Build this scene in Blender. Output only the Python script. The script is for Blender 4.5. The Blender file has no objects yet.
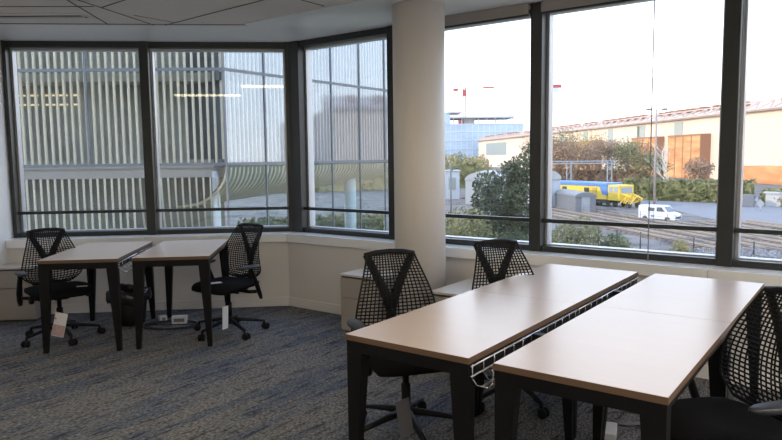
import bpy, math, random
from math import sin, cos, pi, radians
from mathutils import Vector, Matrix
random.seed(7)
sc = bpy.context.scene
COL = sc.collection

# ------------------------------------------------------------------ helpers
def tag(o, label=None, cat=None, group=None, kind=None):
    if label: o['label'] = label
    if cat: o['category'] = cat
    if group: o['group'] = group
    if kind: o['kind'] = kind
    return o

def empty(name, loc=(0, 0, 0), rz=0.0):
    o = bpy.data.objects.new(name, None)
    o.empty_display_size = 0.1
    o.location = loc
    o.rotation_euler = (0, 0, rz)
    COL.objects.link(o)
    return o

class MB:
    def __init__(s):
        s.v = []; s.f = []; s.m = []; s.mi = 0; s.sm = []; s.smooth = False
    def add(s, vs, fs, smooth=None):
        b = len(s.v)
        s.v += [tuple(p) for p in vs]
        for f in fs:
            s.f.append([b + i for i in f]); s.m.append(s.mi)
            s.sm.append(s.smooth if smooth is None else smooth)
        return s
    def box(s, x0, x1, y0, y1, z0, z1):
        return s.hexa([(x0, y0, z0), (x1, y0, z0), (x1, y1, z0), (x0, y1, z0)],
                      [(x0, y0, z1), (x1, y0, z1), (x1, y1, z1), (x0, y1, z1)])
    def hexa(s, b, t):
        return s.add(list(b) + list(t), [(3, 2, 1, 0), (4, 5, 6, 7), (0, 1, 5, 4), (1, 2, 6, 5), (2, 3, 7, 6), (3, 0, 4, 7)])
    def prism(s, pts, z0, z1):
        n = len(pts)
        vs = [(p[0], p[1], z0) for p in pts] + [(p[0], p[1], z1) for p in pts]
        fs = [tuple(range(n))[::-1], tuple(range(n, 2 * n))] + [(i, (i + 1) % n, n + (i + 1) % n, n + i) for i in range(n)]
        return s.add(vs, fs)
    def tube(s, pts, r, n=8, flat=1.0, up=(0, 0, 1), cap=True, smooth=True):
        pts = [Vector(p) for p in pts]
        rs = r if isinstance(r, (list, tuple)) else [r] * len(pts)
        vs = []
        prev = None
        for i, p in enumerate(pts):
            d = (pts[min(i + 1, len(pts) - 1)] - pts[max(i - 1, 0)])
            if d.length < 1e-9: d = Vector((0, 0, 1))
            d.normalize()
            if prev is None:
                a = d.cross(Vector(up))
                if a.length < 1e-3: a = d.cross(Vector((0, 1, 0)))
            else:
                a = prev - d * prev.dot(d)
            a.normalize(); prev = a
            b = d.cross(a)
            for k in range(n):
                t = 2 * pi * (k + .5) / n
                vs.append(p + a * cos(t) * rs[i] + b * sin(t) * rs[i] * flat)
        fs = []
        for i in range(len(pts) - 1):
            for k in range(n):
                fs.append((i * n + k, i * n + (k + 1) % n, (i + 1) * n + (k + 1) % n, (i + 1) * n + k))
        if cap:
            fs.append(tuple(range(n))[::-1]); fs.append(tuple(range((len(pts) - 1) * n, len(pts) * n)))
        return s.add(vs, fs, smooth)
    def lathe(s, prof, c=(0, 0, 0), n=24, smooth=True, cap=True):
        vs = []
        for r, z in prof:
            for k in range(n):
                t = 2 * pi * k / n
                vs.append((c[0] + r * cos(t), c[1] + r * sin(t), c[2] + z))
        fs = []
        for i in range(len(prof) - 1):
            for k in range(n):
                fs.append((i * n + k, i * n + (k + 1) % n, (i + 1) * n + (k + 1) % n, (i + 1) * n + k))
        if cap:
            fs.append(tuple(range(n))[::-1]); fs.append(tuple(range((len(prof) - 1) * n, len(prof) * n)))
        return s.add(vs, fs, smooth)
    def build(s, name, mats, parent=None, bevel=0, loc=None, rz=None, seg=2):
        me = bpy.data.meshes.new(name)
        me.from_pydata(s.v, [], s.f)
        if not isinstance(mats, (list, tuple)): mats = [mats]
        for m in mats: me.materials.append(m)
        me.polygons.foreach_set('material_index', s.m)
        me.polygons.foreach_set('use_smooth', s.sm)
        me.update()
        o = bpy.data.objects.new(name, me)
        COL.objects.link(o)
        if parent: o.parent = parent
        if loc is not None: o.location = loc
        if rz is not None: o.rotation_euler = (0, 0, rz)
        if bevel:
            b = o.modifiers.new('Bevel', 'BEVEL'); b.width = bevel; b.segments = seg; b.limit_method = 'ANGLE'; b.angle_limit = radians(35)
        return o

def copy_tree(o, parent=None):
    c = o.copy(); COL.objects.link(c); c.parent = parent
    for ch in list(o.children): copy_tree(ch, c)
    return c

# ------------------------------------------------------------------ materials
def mat(name, col, rough=.5, metal=0., spec=.5, noise=None, bump=None, coat=0.):
    """noise=(scale, amount, (sx,sy,sz)) multiplies the base colour; bump=(scale,strength)"""
    m = bpy.data.materials.new(name); m.use_nodes = True
    nt = m.node_tree; b = nt.nodes['Principled BSDF']
    b.inputs['Base Color'].default_value = (*col, 1)
    b.inputs['Roughness'].default_value = rough
    b.inputs['Metallic'].default_value = metal
    b.inputs['Specular IOR Level'].default_value = spec
    b.inputs['Coat Weight'].default_value = coat
    tc = nt.nodes.new('ShaderNodeTexCoord')
    if noise:
        mp = nt.nodes.new('ShaderNodeMapping'); nt.links.new(tc.outputs['Object'], mp.inputs['Vector'])
        if len(noise) > 2: mp.inputs['Scale'].default_value = noise[2]
        if len(noise) > 3: mp.inputs['Rotation'].default_value = noise[3]
        n = nt.nodes.new('ShaderNodeTexNoise'); n.inputs['Scale'].default_value = noise[0]; n.inputs['Detail'].default_value = 5
        nt.links.new(mp.outputs['Vector'], n.inputs['Vector'])
        r = nt.nodes.new('ShaderNodeMapRange')
        r.inputs['From Min'].default_value = .3; r.inputs['From Max'].default_value = .7
        r.inputs['To Min'].default_value = 1 - noise[1]; r.inputs['To Max'].default_value = 1 + noise[1]
        nt.links.new(n.outputs['Fac'], r.inputs['Value'])
        x = nt.nodes.new('ShaderNodeMix'); x.data_type = 'RGBA'; x.blend_type = 'MULTIPLY'; x.inputs['Factor'].default_value = 1
        x.inputs['A'].default_value = (*col, 1)
        nt.links.new(r.outputs['Result'], x.inputs['B'])
        nt.links.new(x.outputs['Result'], b.inputs['Base Color'])
    if bump:
        n2 = nt.nodes.new('ShaderNodeTexNoise'); n2.inputs['Scale'].default_value = bump[0]
        nt.links.new(tc.outputs['Object'], n2.inputs['Vector'])
        bp = nt.nodes.new('ShaderNodeBump'); bp.inputs['Strength'].default_value = bump[1]; bp.inputs['Distance'].default_value = .01
        nt.links.new(n2.outputs['Fac'], bp.inputs['Height']); nt.links.new(bp.outputs['Normal'], b.inputs['Normal'])
    return m

def emis(name, col, st):
    m = bpy.data.materials.new(name); m.use_nodes = True
    b = m.node_tree.nodes['Principled BSDF']
    b.inputs['Base Color'].default_value = (.6, .6, .6, 1)
    b.inputs['Emission Color'].default_value = (*col, 1); b.inputs['Emission Strength'].default_value = st
    return m

def glass(name, tint, refl_lo, refl_hi, rough=.0, rcol=(1, 1, 1)):
    m = bpy.data.materials.new(name); m.use_nodes = True
    nt = m.node_tree; nt.nodes.clear()
    out = nt.nodes.new('ShaderNodeOutputMaterial')
    t = nt.nodes.new('ShaderNodeBsdfTransparent'); t.inputs['Color'].default_value = (*tint, 1)
    g = nt.nodes.new('ShaderNodeBsdfGlossy'); g.inputs['Roughness'].default_value = rough; g.inputs['Color'].default_value = (*rcol, 1)
    lw = nt.nodes.new('ShaderNodeLayerWeight'); lw.inputs['Blend'].default_value = .5
    pw = nt.nodes.new('ShaderNodeMath'); pw.operation = 'POWER'; pw.inputs[1].default_value = 4
    nt.links.new(lw.outputs['Facing'], pw.inputs[0])
    r = nt.nodes.new('ShaderNodeMapRange')
    r.inputs['To Min'].default_value = refl_lo; r.inputs['To Max'].default_value = refl_hi
    nt.links.new(pw.outputs[0], r.inputs['Value'])
    mx = nt.nodes.new('ShaderNodeMixShader')
    nt.links.new(r.outputs['Result'], mx.inputs['Fac'])
    nt.links.new(t.outputs[0], mx.inputs[1]); nt.links.new(g.outputs[0], mx.inputs[2])
    nt.links.new(mx.outputs[0], out.inputs['Surface'])
    return m

def ramp_mat(name, stops, scale, vscale=(1, 1, 1), rot=(0, 0, 0), rough=.9, detail=6, bump=0., spec=.3):
    m = bpy.data.materials.new(name); m.use_nodes = True
    nt = m.node_tree; b = nt.nodes['Principled BSDF']; b.inputs['Roughness'].default_value = rough
    b.inputs['Specular IOR Level'].default_value = spec
    tc = nt.nodes.new('ShaderNodeTexCoord'); mp = nt.nodes.new('ShaderNodeMapping')
    mp.vector_type = 'TEXTURE' if False else 'POINT'
    r0 = nt.nodes.new('ShaderNodeVectorRotate'); r0.rotation_type = 'Z_AXIS'; r0.inputs['Angle'].default_value = rot[2]
    nt.links.new(tc.outputs['Object'], r0.inputs['Vector'])
    mp.inputs['Scale'].default_value = vscale
    nt.links.new(r0.outputs['Vector'], mp.inputs['Vector'])
    n = nt.nodes.new('ShaderNodeTexNoise'); n.inputs['Scale'].default_value = scale; n.inputs['Detail'].default_value = detail
    nt.links.new(mp.outputs['Vector'], n.inputs['Vector'])
    cr = nt.nodes.new('ShaderNodeValToRGB')
    els = cr.color_ramp.elements
    els[0].position = stops[0][0]; els[0].color = (*stops[0][1], 1)
    els[1].position = stops[-1][0]; els[1].color = (*stops[-1][1], 1)
    for p, c in stops[1:-1]:
        e = els.new(p); e.color = (*c, 1)
    nt.links.new(n.outputs['Fac'], cr.inputs['Fac']); nt.links.new(cr.outputs['Color'], b.inputs['Base Color'])
    if bump:
        bp = nt.nodes.new('ShaderNodeBump'); bp.inputs['Strength'].default_value = bump; bp.inputs['Distance'].default_value = .02
        nt.links.new(n.outputs['Fac'], bp.inputs['Height']); nt.links.new(bp.outputs['Normal'], b.inputs['Normal'])
    return m

YB, YA = .6367, .1024
def carpet_mat():
    m = bpy.data.materials.new('carpet'); m.use_nodes = True
    nt = m.node_tree; L = nt.links; b = nt.nodes['Principled BSDF']
    b.inputs['Roughness'].default_value = .95; b.inputs['Specular IOR Level'].default_value = .1
    tc = nt.nodes.new('ShaderNodeTexCoord')
    ro = nt.nodes.new('ShaderNodeVectorRotate'); ro.rotation_type = 'Z_AXIS'; ro.inputs['Angle'].default_value = YB
    L.new(tc.outputs['Object'], ro.inputs['Vector'])
    def nz(scale, vs, det=4):
        mp = nt.nodes.new('ShaderNodeMapping'); mp.inputs['Scale'].default_value = vs
        L.new(ro.outputs['Vector'], mp.inputs['Vector'])
        n = nt.nodes.new('ShaderNodeTexNoise'); n.inputs['Scale'].default_value = scale; n.inputs['Detail'].default_value = det
        L.new(mp.outputs['Vector'], n.inputs['Vector']); return n
    def ramp(n, stops):
        cr = nt.nodes.new('ShaderNodeValToRGB'); e = cr.color_ramp.elements
        e[0].position, e[0].color = stops[0][0], (*stops[0][1], 1)
        e[1].position, e[1].color = stops[-1][0], (*stops[-1][1], 1)
        for p, c in stops[1:-1]:
            q = e.new(p); q.color = (*c, 1)
        L.new(n.outputs['Fac'], cr.inputs['Fac']); return cr
    big = ramp(nz(1.0, (6.0, .8, 1)), [(.36, (.205, .196, .190)), (.50, (.185, .182, .182)), (.59, (.115, .135, .17)), (.70, (.18, .177, .176))])
    fine = ramp(nz(1.0, (110, 40, 1), 2), [(.38, (.45, .45, .46)), (.5, (.95, .95, .95)), (.64, (1.5, 1.47, 1.43))])
    fleck = ramp(nz(1.0, (34, 4.5, 1), 3), [(.36, (.45, .46, .50)), (.46, (1, 1, 1))])
    def mul(a, c):
        x = nt.nodes.new('ShaderNodeMix'); x.data_type = 'RGBA'; x.blend_type = 'MULTIPLY'; x.inputs['Factor'].default_value = 1
        L.new(a, x.inputs['A']); L.new(c, x.inputs['B']); return x.outputs['Result']
    o = mul(mul(big.outputs['Color'], fine.outputs['Color']), fleck.outputs['Color'])
    L.new(o, b.inputs['Base Color'])
    return m

M = {}
M['wall'] = mat('wall_paint', (.74, .71, .68), .6, noise=(3, .02))
M['wall_white'] = mat('white_wall_paint', (.78, .77, .76), .6)
M['sillm'] = mat('sill_paint', (.88, .88, .88), .2, spec=.8)
M['base'] = mat('skirting_paint', (.80, .77, .75), .4)
M['ceiling'] = mat('ceiling_panel', (.60, .565, .54), .65, noise=(.7, .04))
M['soffit'] = mat('soffit_plaster', (.66, .68, .70), .38)
M['groove'] = mat('ceiling_joint', (.05, .047, .045), .8)
M['carpet'] = carpet_mat()
M['dark'] = mat('dark_window_frame', (.022, .024, .023), .38, spec=.5)
M['alu'] = mat('brushed_aluminium', (.45, .47, .50), .35, metal=.35)
M['glass'] = glass('window_glass', (.93, .95, .95), .04, .8)
M['desk'] = mat('desk_laminate', (.64, .51, .43), .29, spec=1.0, noise=(2.2, .02, (1, 9, 1)))
M['edge'] = mat('desk_edge_band', (.13, .075, .042), .5)
M['steel'] = mat('black_powder_coat', (.004, .004, .0045), .5, spec=.22)
M['chrome'] = mat('chrome_wire', (.62, .64, .68), .25, metal=.7)
M['black'] = mat('black_plastic', (.006, .006, .0065), .5, spec=.25)
M['grey_pl'] = mat('charcoal_arm_pad', (.022, .024, .030), .45)
M['web'] = mat('black_webbing', (.005, .005, .0055), .6, spec=.2)
M['fabric'] = mat('black_seat_fabric', (.006, .006, .007), .9, spec=.15, bump=(300, .2))
M['cab'] = mat('cabinet_laminate', (.37, .33, .30), .45)
M['cabtop'] = mat('cabinet_top_laminate', (.60, .54, .48), .33)
M['cabdark'] = mat('cabinet_shadow_gap', (.06, .05, .045), .6)
M['column'] = mat('column_paint', (.70, .66, .62), .5)
M['paper'] = mat('paper_tag', (.78, .77, .78), .6)
M['shadecard'] = mat('shaded_card', (.13, .13, .14), .7)  # tag card darkened: the shade under the chair is put into its colour
M['pink'] = mat('printed_tag_pink', (.52, .36, .36), .6)
M['red'] = mat('printed_red', (.6, .05, .06), .6)
M['bag'] = mat('black_bin_liner', (.015, .015, .017), .25, spec=.6)
M['blind'] = mat('roller_blind_fabric', (.30, .275, .255), .8)
M['adapter'] = mat('white_adapter_plastic', (.7, .7, .72), .35)
M['cable'] = mat('black_cable', (.012, .012, .012), .4)
M['gcable'] = mat('grey_cable', (.18, .18, .19), .5)
M['lamp'] = emis('lamp_diffuser', (1.0, .91, .78), 9.0)  # brighter glow for the unseen lamps added to fill the room
M['lampw'] = emis('warm_lamp_diffuser', (1.0, .84, .52), 5.0)
M['lampbody'] = mat('lamp_housing', (.6, .6, .6), .4)

# ------------------------------------------------------------------ frames of reference
C = Vector((-1.0505, 6.5958, 0))
v = Vector((cos(YB), -sin(YB), 0)); u = Vector((sin(YB), cos(YB), 0))
va = Vector((cos(YA), sin(YA), 0)); ua = Vector((-sin(YA), cos(YA), 0))
H = 2.68
def PA(s, i, z=0): return C - va * s - ua * i + Vector((0, 0, z))     # s left of the corner, i into the room
def PB(s, i, z=0): return C + v * s - u * i + Vector((0, 0, z))      # s right of the corner
_det = ua.x * u.y - ua.y * u.x
def PC(i, z=0):                                                       # corner at inset i
    x = (-i * u.y + i * ua.y) / _det; y = (-i * ua.x + i * u.x) / _det
    return C + Vector((x, y, z))
SA, SB = 2.71, 8.0

def bandA(mb, i0, i1, z0, z1, s=SA): mb.prism([PA(s, i0), PC(i0), PC(i1), PA(s, i1)], z0, z1)
def bandB(mb, i0, i1, z0, z1, s=SB): mb.prism([PC(i0), PB(s, i0), PB(s, i1), PC(i1)], z0, z1)
def struct(mb, name, m, **k): return tag(mb.build(name, m, **k), kind='structure')

# room outline
LW0 = PA(SA, -.30); LW1 = PA(SA, 10.5); RW0 = PB(SB, -.30); RW1 = PB(SB, 7.3)
poly = [PA(SA, -.12), PC(-.12), PB(SB, -.12), RW1, LW1]
m = MB(); m.prism(poly, -.12, 0); struct(m, 'floor', M['carpet'])
m = MB(); m.prism([PA(SA, -.30), PC(-.30), PB(SB, -.30), RW1, LW1], H, H + .25); struct(m, 'ceiling', M['ceiling'])
# plain soffit band next to the windows: smooth plaster, a hair below the panels
m = MB(); bandA(m, .655, -.30, H - .006, H - .0005); bandB(m, .76, -.30, H - .006, H - .0005)
struct(m, 'trim_1', M['soffit'])
m = MB(); bandA(m, 0, -.14, 0, .665); struct(m, 'wall_north', M['wall'])
m = MB(); bandB(m, 0, -.14, 0, .665); struct(m, 'wall_northeast', M['wall'])
def wallprism(a, b, t, z0, z1):
    d = (b - a).normalized(); n = Vector((d.y, -d.x, 0)) * t
    mb = MB(); mb.prism([a, b, b + n, a + n], z0, z1); return mb
struct(wallprism(LW1, LW0, -.2, -.0, H), 'wall_west', M['wall_white'])
struct(wallprism(RW0, RW1, -.2, 0, H), 'wall_southeast', M['wall'])
struct(wallprism(RW1, LW1, -.2, 0, H), 'wall_south', M['wall'])
# skirting
m = MB(); bandA(m, .014, 0, 0, .092); struct(m, 'baseboard_north', M['base'], bevel=.003)
m = MB(); bandB(m, .014, 0, 0, .092); struct(m, 'baseboard_northeast', M['base'], bevel=.003)
# window sill boards with joints
m = MB(); m.prism([PA(1.40, .04), PC(.04), PC(-.15), PA(1.40, -.15)], .665, .75); m.prism([PA(SA, .04), PA(1.404, .04), PA(1.404, -.15), PA(SA, -.15)], .665, .75)
struct(m, 'trim_2', M['sillm'], bevel=.004)
m = MB()
edges = [None, 1.52, 3.92, 6.3, SB]
m.prism([PC(.04) + v * .003, PB(1.52, .04), PB(1.52, -.15), PC(-.15) + v * .003], .665, .75)
for a, b in ((1.524, 3.916), (3.92, 6.3), (6.304, SB)):
    m.prism([PB(a, .04), PB(b, .04), PB(b, -.15), PB(a, -.15)], .665, .75)
struct(m, 'trim_3', M['sillm'], bevel=.004)

# our own building outside: facade above and below the office
M['facade'] = mat('own_facade_cladding', (.16, .16, .165), .6)
m = MB()
for z0, z1 in ((-5.6, -.12), (H + .25, 12.0)):
    m.prism([PA(30, -.05), PC(-.05), PC(-.34), PA(30, -.34)], z0, z1)
    m.prism([PC(-.05), PB(30, -.05), PB(30, -.34), PC(-.34)], z0, z1)
m.prism([PA(30, -.05), PA(SA + .2, -.05), PA(SA + .2, -.34), PA(30, -.34)], -.12, H + .25)
m.prism([PB(SB + .2, -.05), PB(30, -.05), PB(30, -.34), PB(SB + .2, -.34)], -.12, H + .25)
struct(m, 'wall_outer', M['facade'])
# ledge under the glass, outside
m = MB(); bandA(m, -.141, -.34, -.12, .745); bandB(m, -.141, -.34, -.12, .745); struct(m, 'trim_4', mat('outside_ledge', (.55, .57, .6), .5))

# ------------------------------------------------------------------ windows
baysA = [(-2.665, -1.418), (-1.330, .008)]
baysB = [(.082, 1.190), (1.285, 2.580), (2.675, 3.937), (4.036, 5.32), (5.42, 6.70), (6.80, 7.97)]
def window(n, x0, x1, rz):
    """local x along the wall, local y = outward"""
    root = tag(empty('window_%d' % n, C, rz), kind='structure')
    m = MB()      # dark inner frame
    m.box(x0, x1, .14, .215, .75, .795); m.box(x0, x1, .14, .215, 2.615, H - .006)
    m.build('window_frame', M['dark'], root, bevel=.003)
    m = MB()      # aluminium glazing beads
    m.box(x0, x1, .215, .30, .745, .803); m.box(x0, x1, .215, .30, 2.595, H - .006)
    m.box(x0, x0 + .022, .215, .30, .803, 2.595); m.box(x1 - .022, x1, .215, .30, .803, 2.595)
    m.build('glazing_bead', M['alu'], root, bevel=.002)
    m = MB(); m.box(x0, x1, .155, .19, .978, 1.008); m.build('transom_rail', M['dark'], root, bevel=.003)
    m = MB(); m.box(x0 + .02, x1 - .02, .252, .260, .80, 2.6); m.build('glass_pane', M['glass'], root)
    return root
k = 1
for a, b in baysA: window(k, a, b, YA); k += 1
for a, b in baysB: window(k, a, b, -YB); k += 1
k = 5
def mullion(x0, x1, rz):
    global k
    root = tag(empty('trim_%d' % k, C, rz), kind='structure'); k += 1
    m = MB(); m.box(x0, x1, .12, .215, .75, H - .006); m.build('mullion_cover', M['dark'], root, bevel=.004)
    m = MB(); m.box(x0 + .008, x1 - .008, .215, .32, .745, H - .006); m.build('mullion_core', M['alu'], root)
mullion(-1.418, -1.330, YA); mullion(-2.70, -2.665, YA)
for i in range(len(baysB) - 1): mullion(baysB[i][1], baysB[i + 1][0], -YB)
m = MB(); m.prism([PA(-.008, -.12), PC(-.12), PB(.082, -.12), PB(.082, -.215), PC(-.215), PA(-.008, -.215)], .75, H - .006)
struct(m, 'trim_%d' % k, M['dark'], bevel=.003); k += 1
m = MB(); m.prism([PA(-.01, -.215), PC(-.215), PB(.08, -.215), PB(.08, -.32), PC(-.32), PA(-.01, -.32)], .745, H - .006)
struct(m, 'trim_%d' % k, M['alu']); k += 1

# roller blinds
blab = {(1.285): 'grey roller blind rolled nearly up in the window right behind the column',
        (2.675): 'grey roller blind rolled nearly up in the window with the hanging bead chain',
        (4.036): 'grey roller blind rolled nearly up in the window at the right edge'}
for a, b in baysB[1:4]:
    root = tag(empty('roller_blind', PB((a + b) / 2, -.10, H - .006), -YB), blab[a], 'blind', 'roller blinds at the window heads')
    w = (b - a) / 2 - .004
    m = MB()
    m.box(-w, w, -.012, -.009, -.088, -.002); m.build('blind_fabric', M['blind'], root)
    m = MB(); m.tube([(-w, .012, -.03), (w, .012, -.03)], .021, 14); m.build('roller_tube', M['blind'], root)
    m = MB(); m.box(-w, w, -.016, -.005, -.10, -.086); m.build('bottom_bar', M['grey_pl'], root, bevel=.002)
m = MB()
pts = [PB(3.505, -.095, H - .02 - t * (1.93) / 40) for t in range(41)]
m.tube(pts, .0022, 6)
m.tube([p + v * .0 - u * .012 for p in pts], .0022, 6)
m.tube([pts[-1], pts[-1] - u * .006 + Vector((0, 0, -.012)), pts[-1] - u * .012], .0022, 6)
tag(m.build('bead_chain', M['gcable']), 'thin bead chain hanging down in front of the widest bright window', 'chain')

# ------------------------------------------------------------------ ceiling joints and diffuser
m = MB()
def joint(p, q, w=.009):
    p = Vector((*p, 0)); q = Vector((*q, 0)); d = (q - p).normalized(); n = Vector((-d.y, d.x, 0)) * w / 2
    m.prism([p - n, q - n, q + n, p + n], H - .0035, H + .001)
def ext(p, q, a=0., b=0.):
    p = Vector(p); q = Vector(q); d = (q - p).normalized(); return tuple(p - d * a), tuple(q + d * b)
J = [((-2.35, 4.91), (-2.43, 5.81), 3.0, 0), ((-2.27, 4.92), (-2.05, 5.83), .3, 0), ((-2.2, 5.15), (-1.94, 4.93), 0, 2.2),
     ((-1.96, 5.85), (-.93, 4.98), 0, 3.0), ((-.64, 5.0), (-.5, 5.19), 2.4, 0), ((-2.95, 5.09), (-2.25, 5.12), .9, 0)]
for p, q, a, b in J:
    p, q = ext(p, q, a, b); joint(p, q)
joint((-2.07, 5.44), (-1.84, 5.73), .003)
joint((PA(SA, .655))[:2], (PC(.70))[:2], .012)
joint((PC(.70))[:2], (PB(SB, .76))[:2], .012)
struct(m, 'trim_%d' % k, M['groove']); k += 1
root = tag(empty('air_diffuser', (-2.75, 5.43, H), .035), 'long narrow slot diffuser set in the ceiling above the left desks', 'air vent')
m = MB(); m.prism([(-.9, -.10), (.28, -.10), (.34, .10), (-.9, .10)], -.006, 0); m.build('diffuser_plate', M['ceiling'], root)
m = MB(); m.box(-.9, .26, -.035, -.012, -.009, -.006); m.box(-.9, .29, .015, .038, -.009, -.006); m.build('air_slot', M['groove'], root)
m = MB(); m.box(-.9, .28, -.010, .012, -.012, -.006); m.build('slot_blade', M['alu'], root)

# ceiling lamps (behind the picture's top edge; the first pair reflects in the glass, the unseen rest is added fill)
lamps = [((-2.2, 1.38), .10, 'front ceiling lamp reflected in the middle left window'), ((-1.0, 3.0), .10, 'ceiling lamp reflected beside the window corner post')]
lamps += [((1.25, -.9), .10, 'unseen fill one above the viewer'), ((1.25, -2.6), .10, 'unseen fill one behind the viewer'), ((2.3, .4), .10, 'unseen fill one right of the viewer'), ((.2, -1.8), .10, 'unseen fill one at the back left of the viewer'), ((3.2, 1.4), .10, 'unseen fill one above the right desks')]
for (x, y), rz, lb in lamps:
    root = tag(empty('ceiling_lamp', (x, y, H), rz), 'lit linear ceiling luminaire, the ' + lb, 'ceiling lamp', 'ceiling lamps')
    hw = .2 if (x, y) in ((-2.2, 1.38), (-1.0, 3.0)) else .32
    m = MB(); m.box(-.62, .62, -hw, hw, -.02, 0); m.build('lamp_housing', M['lampbody'], root)
    m = MB(); m.box(-.58, .58, -hw + .03, hw - .03, -.026, -.02); m.build('lamp_diffuser', M['lampw'] if hw < .3 else M['lamp'], root)

# ------------------------------------------------------------------ column
cp = PB(1.861, .36)
m = MB(); m.lathe([(.2035, 0), (.2035, H - .008)], cp, 64, cap=True)
tag(m.build('column', M['column']), kind='structure')

# ------------------------------------------------------------------ desks
def leg(mb, x, y, sx, sy, top, w0=.088, w1=.036, d0=.060, d1=.032):
    """outer corner at x,y; grows towards sx,sy; tapering on the inner sides"""
    def q(w, d, z): 
        a = [(x, y, z), (x + sx * w, y, z), (x + sx * w, y + sy * d, z), (x, y + sy * d, z)]
        return a if sx * sy > 0 else a[::-1]
    mb.hexa(q(w1, d1, 0), q(w0, d0, top))
def desk(name, loc, rz, W, L, label, group, tray=None, foot=True):
    root = tag(empty(name, loc, rz), label, 'desk', group)
    m = MB(); m.box(0, W, 0, L, .7145, .74)
    m.mi = 1
    e = .0012
    m.box(-e, W + e, -e, 0, .7145, .7395); m.box(-e, W + e, L, L + e, .7145, .7395)
    m.box(-e, 0, 0, L, .7145, .7395); m.box(W, W + e, 0, L, .7145, .7395)
    m.build('tabletop', [M['desk'], M['edge']], root, bevel=.0008, seg=1)
    i = .003
    for x, y, sx, sy in ((i, i, 1, 1), (W - i, i, -1, 1), (i, L - i, 1, -1), (W - i, L - i, -1, -1)):
        m = MB(); leg(m, x, y, sx, sy, .714); m.build('leg', M['steel'], root, bevel=.002)
    m = MB()
    m.box(.085, W - .085, i, i + .028, .664, .714); m.box(.085, W - .085, L - i - .028, L - i, .664, .714)
    m.box(i, i + .028, .06, L - .06, .691, .714); m.box(W - i - .028, W - i, .06, L - .06, .691, .714)
    m.build('underframe', M['steel'], root)
    if tray:
        m = MB()
        x0, x1 = tray
        for z in (.705, .665):
            m.tube([(x0, .01, z), (x0, L - .01, z)], .0042, 6)
            m.tube([(x1, .01, z), (x1, L - .01, z)], .0042, 6)
        m.tube([(x1, .01, .705), (x1, L - .01, .705)], .0045, 6)
        m.tube([((x0 + x1) / 2, .01, .635), ((x0 + x1) / 2, L - .01, .635)], .0025, 6)
        y = .02
        while y < L:
            P = [(x0, y, .712), (x0, y, .655), (x0 + .02, y, .632), (x1 - .02, y, .632), (x1, y, .655), (x1, y, .712)]
            for q in range(5): m.tube([P[q], P[q + 1]], .0026, 6)
            y += .09
        m.build('cable_tray', M['chrome'], root)
        m = MB(); m.box(x0 - .0055, x0 - .0035, .05, L - .05, .66, .712)
        m.box(x0 + .01, x1 - .01, L * .5 - .02, L * .5 + .02, .65, .712)
        m.build('tray_rail', M['steel'], root)
    return root
F = Vector((.2896, 2.4275, 0)); W, L1, L2 = .6155, 1.1278, 2.2272
gp = .106
g = 'desks of the big four-desk cluster'
desk('desk', F - v * W, -YB, W, L1 - .0015, 'front left desk of the large cluster, with the exposed wire tray at its near corner', g, (W + .006, W + .095))
desk('desk', F - v * W + u * (L1 + .0015), -YB, W, L2 - L1 - .0015, 'back left desk of the large cluster, its beige top reaching towards the window post', g, (W + .006, W + .095))
desk('desk', F + v * gp, -YB, W, L1 - .0015, 'beige-topped desk at the front right of the large cluster, nearest the viewer', g)
desk('desk', F + v * gp + u * (L1 + .0015), -YB, W, L2 - L1 - .0015, 'beige-topped desk at the back right of the large cluster, close under the window sill', g)
D = Vector((-2.7456, 4.9981, 0)); WD, LD, gd = .5995, 1.0791, .102
g = 'pair of small desks by the left windows'
desk('desk', D, YA, WD, LD, 'small tan-topped desk at far left, with the waste bin beneath its right side', g, (WD + .006, WD + .09))
desk('desk', D + va * (WD + gd) + ua * .0187, YA, WD, LD, 'small tan-topped desk left of the corner chair, second from the left', g)

# ------------------------------------------------------------------ chair
def web_pt(a, t):
    """a in -1..1 across, t in 0..1 from top to bottom"""
    z = .925 - .475 * t
    w = .142 + .098 * sin(min(t * 1.18, 1) * pi / 2) ** 1.15
    if t > .8: w -= .075 * ((t - .8) / .2) ** 2
    x = a * w
    lum = .055 * sin(pi * min(1, t * 1.05)) 
    y = -.262 + .05 * t + lum + .050 * abs(a) ** 2.2 * (.25 + .75 * t) - .02 * (1 - t)
    z += -.02 * (1 - a * a) * (1 if t < .02 else 0) * 0 + .035 * abs(a) ** 2 * (t ** 2)
    return Vector((x, y, z))

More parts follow.
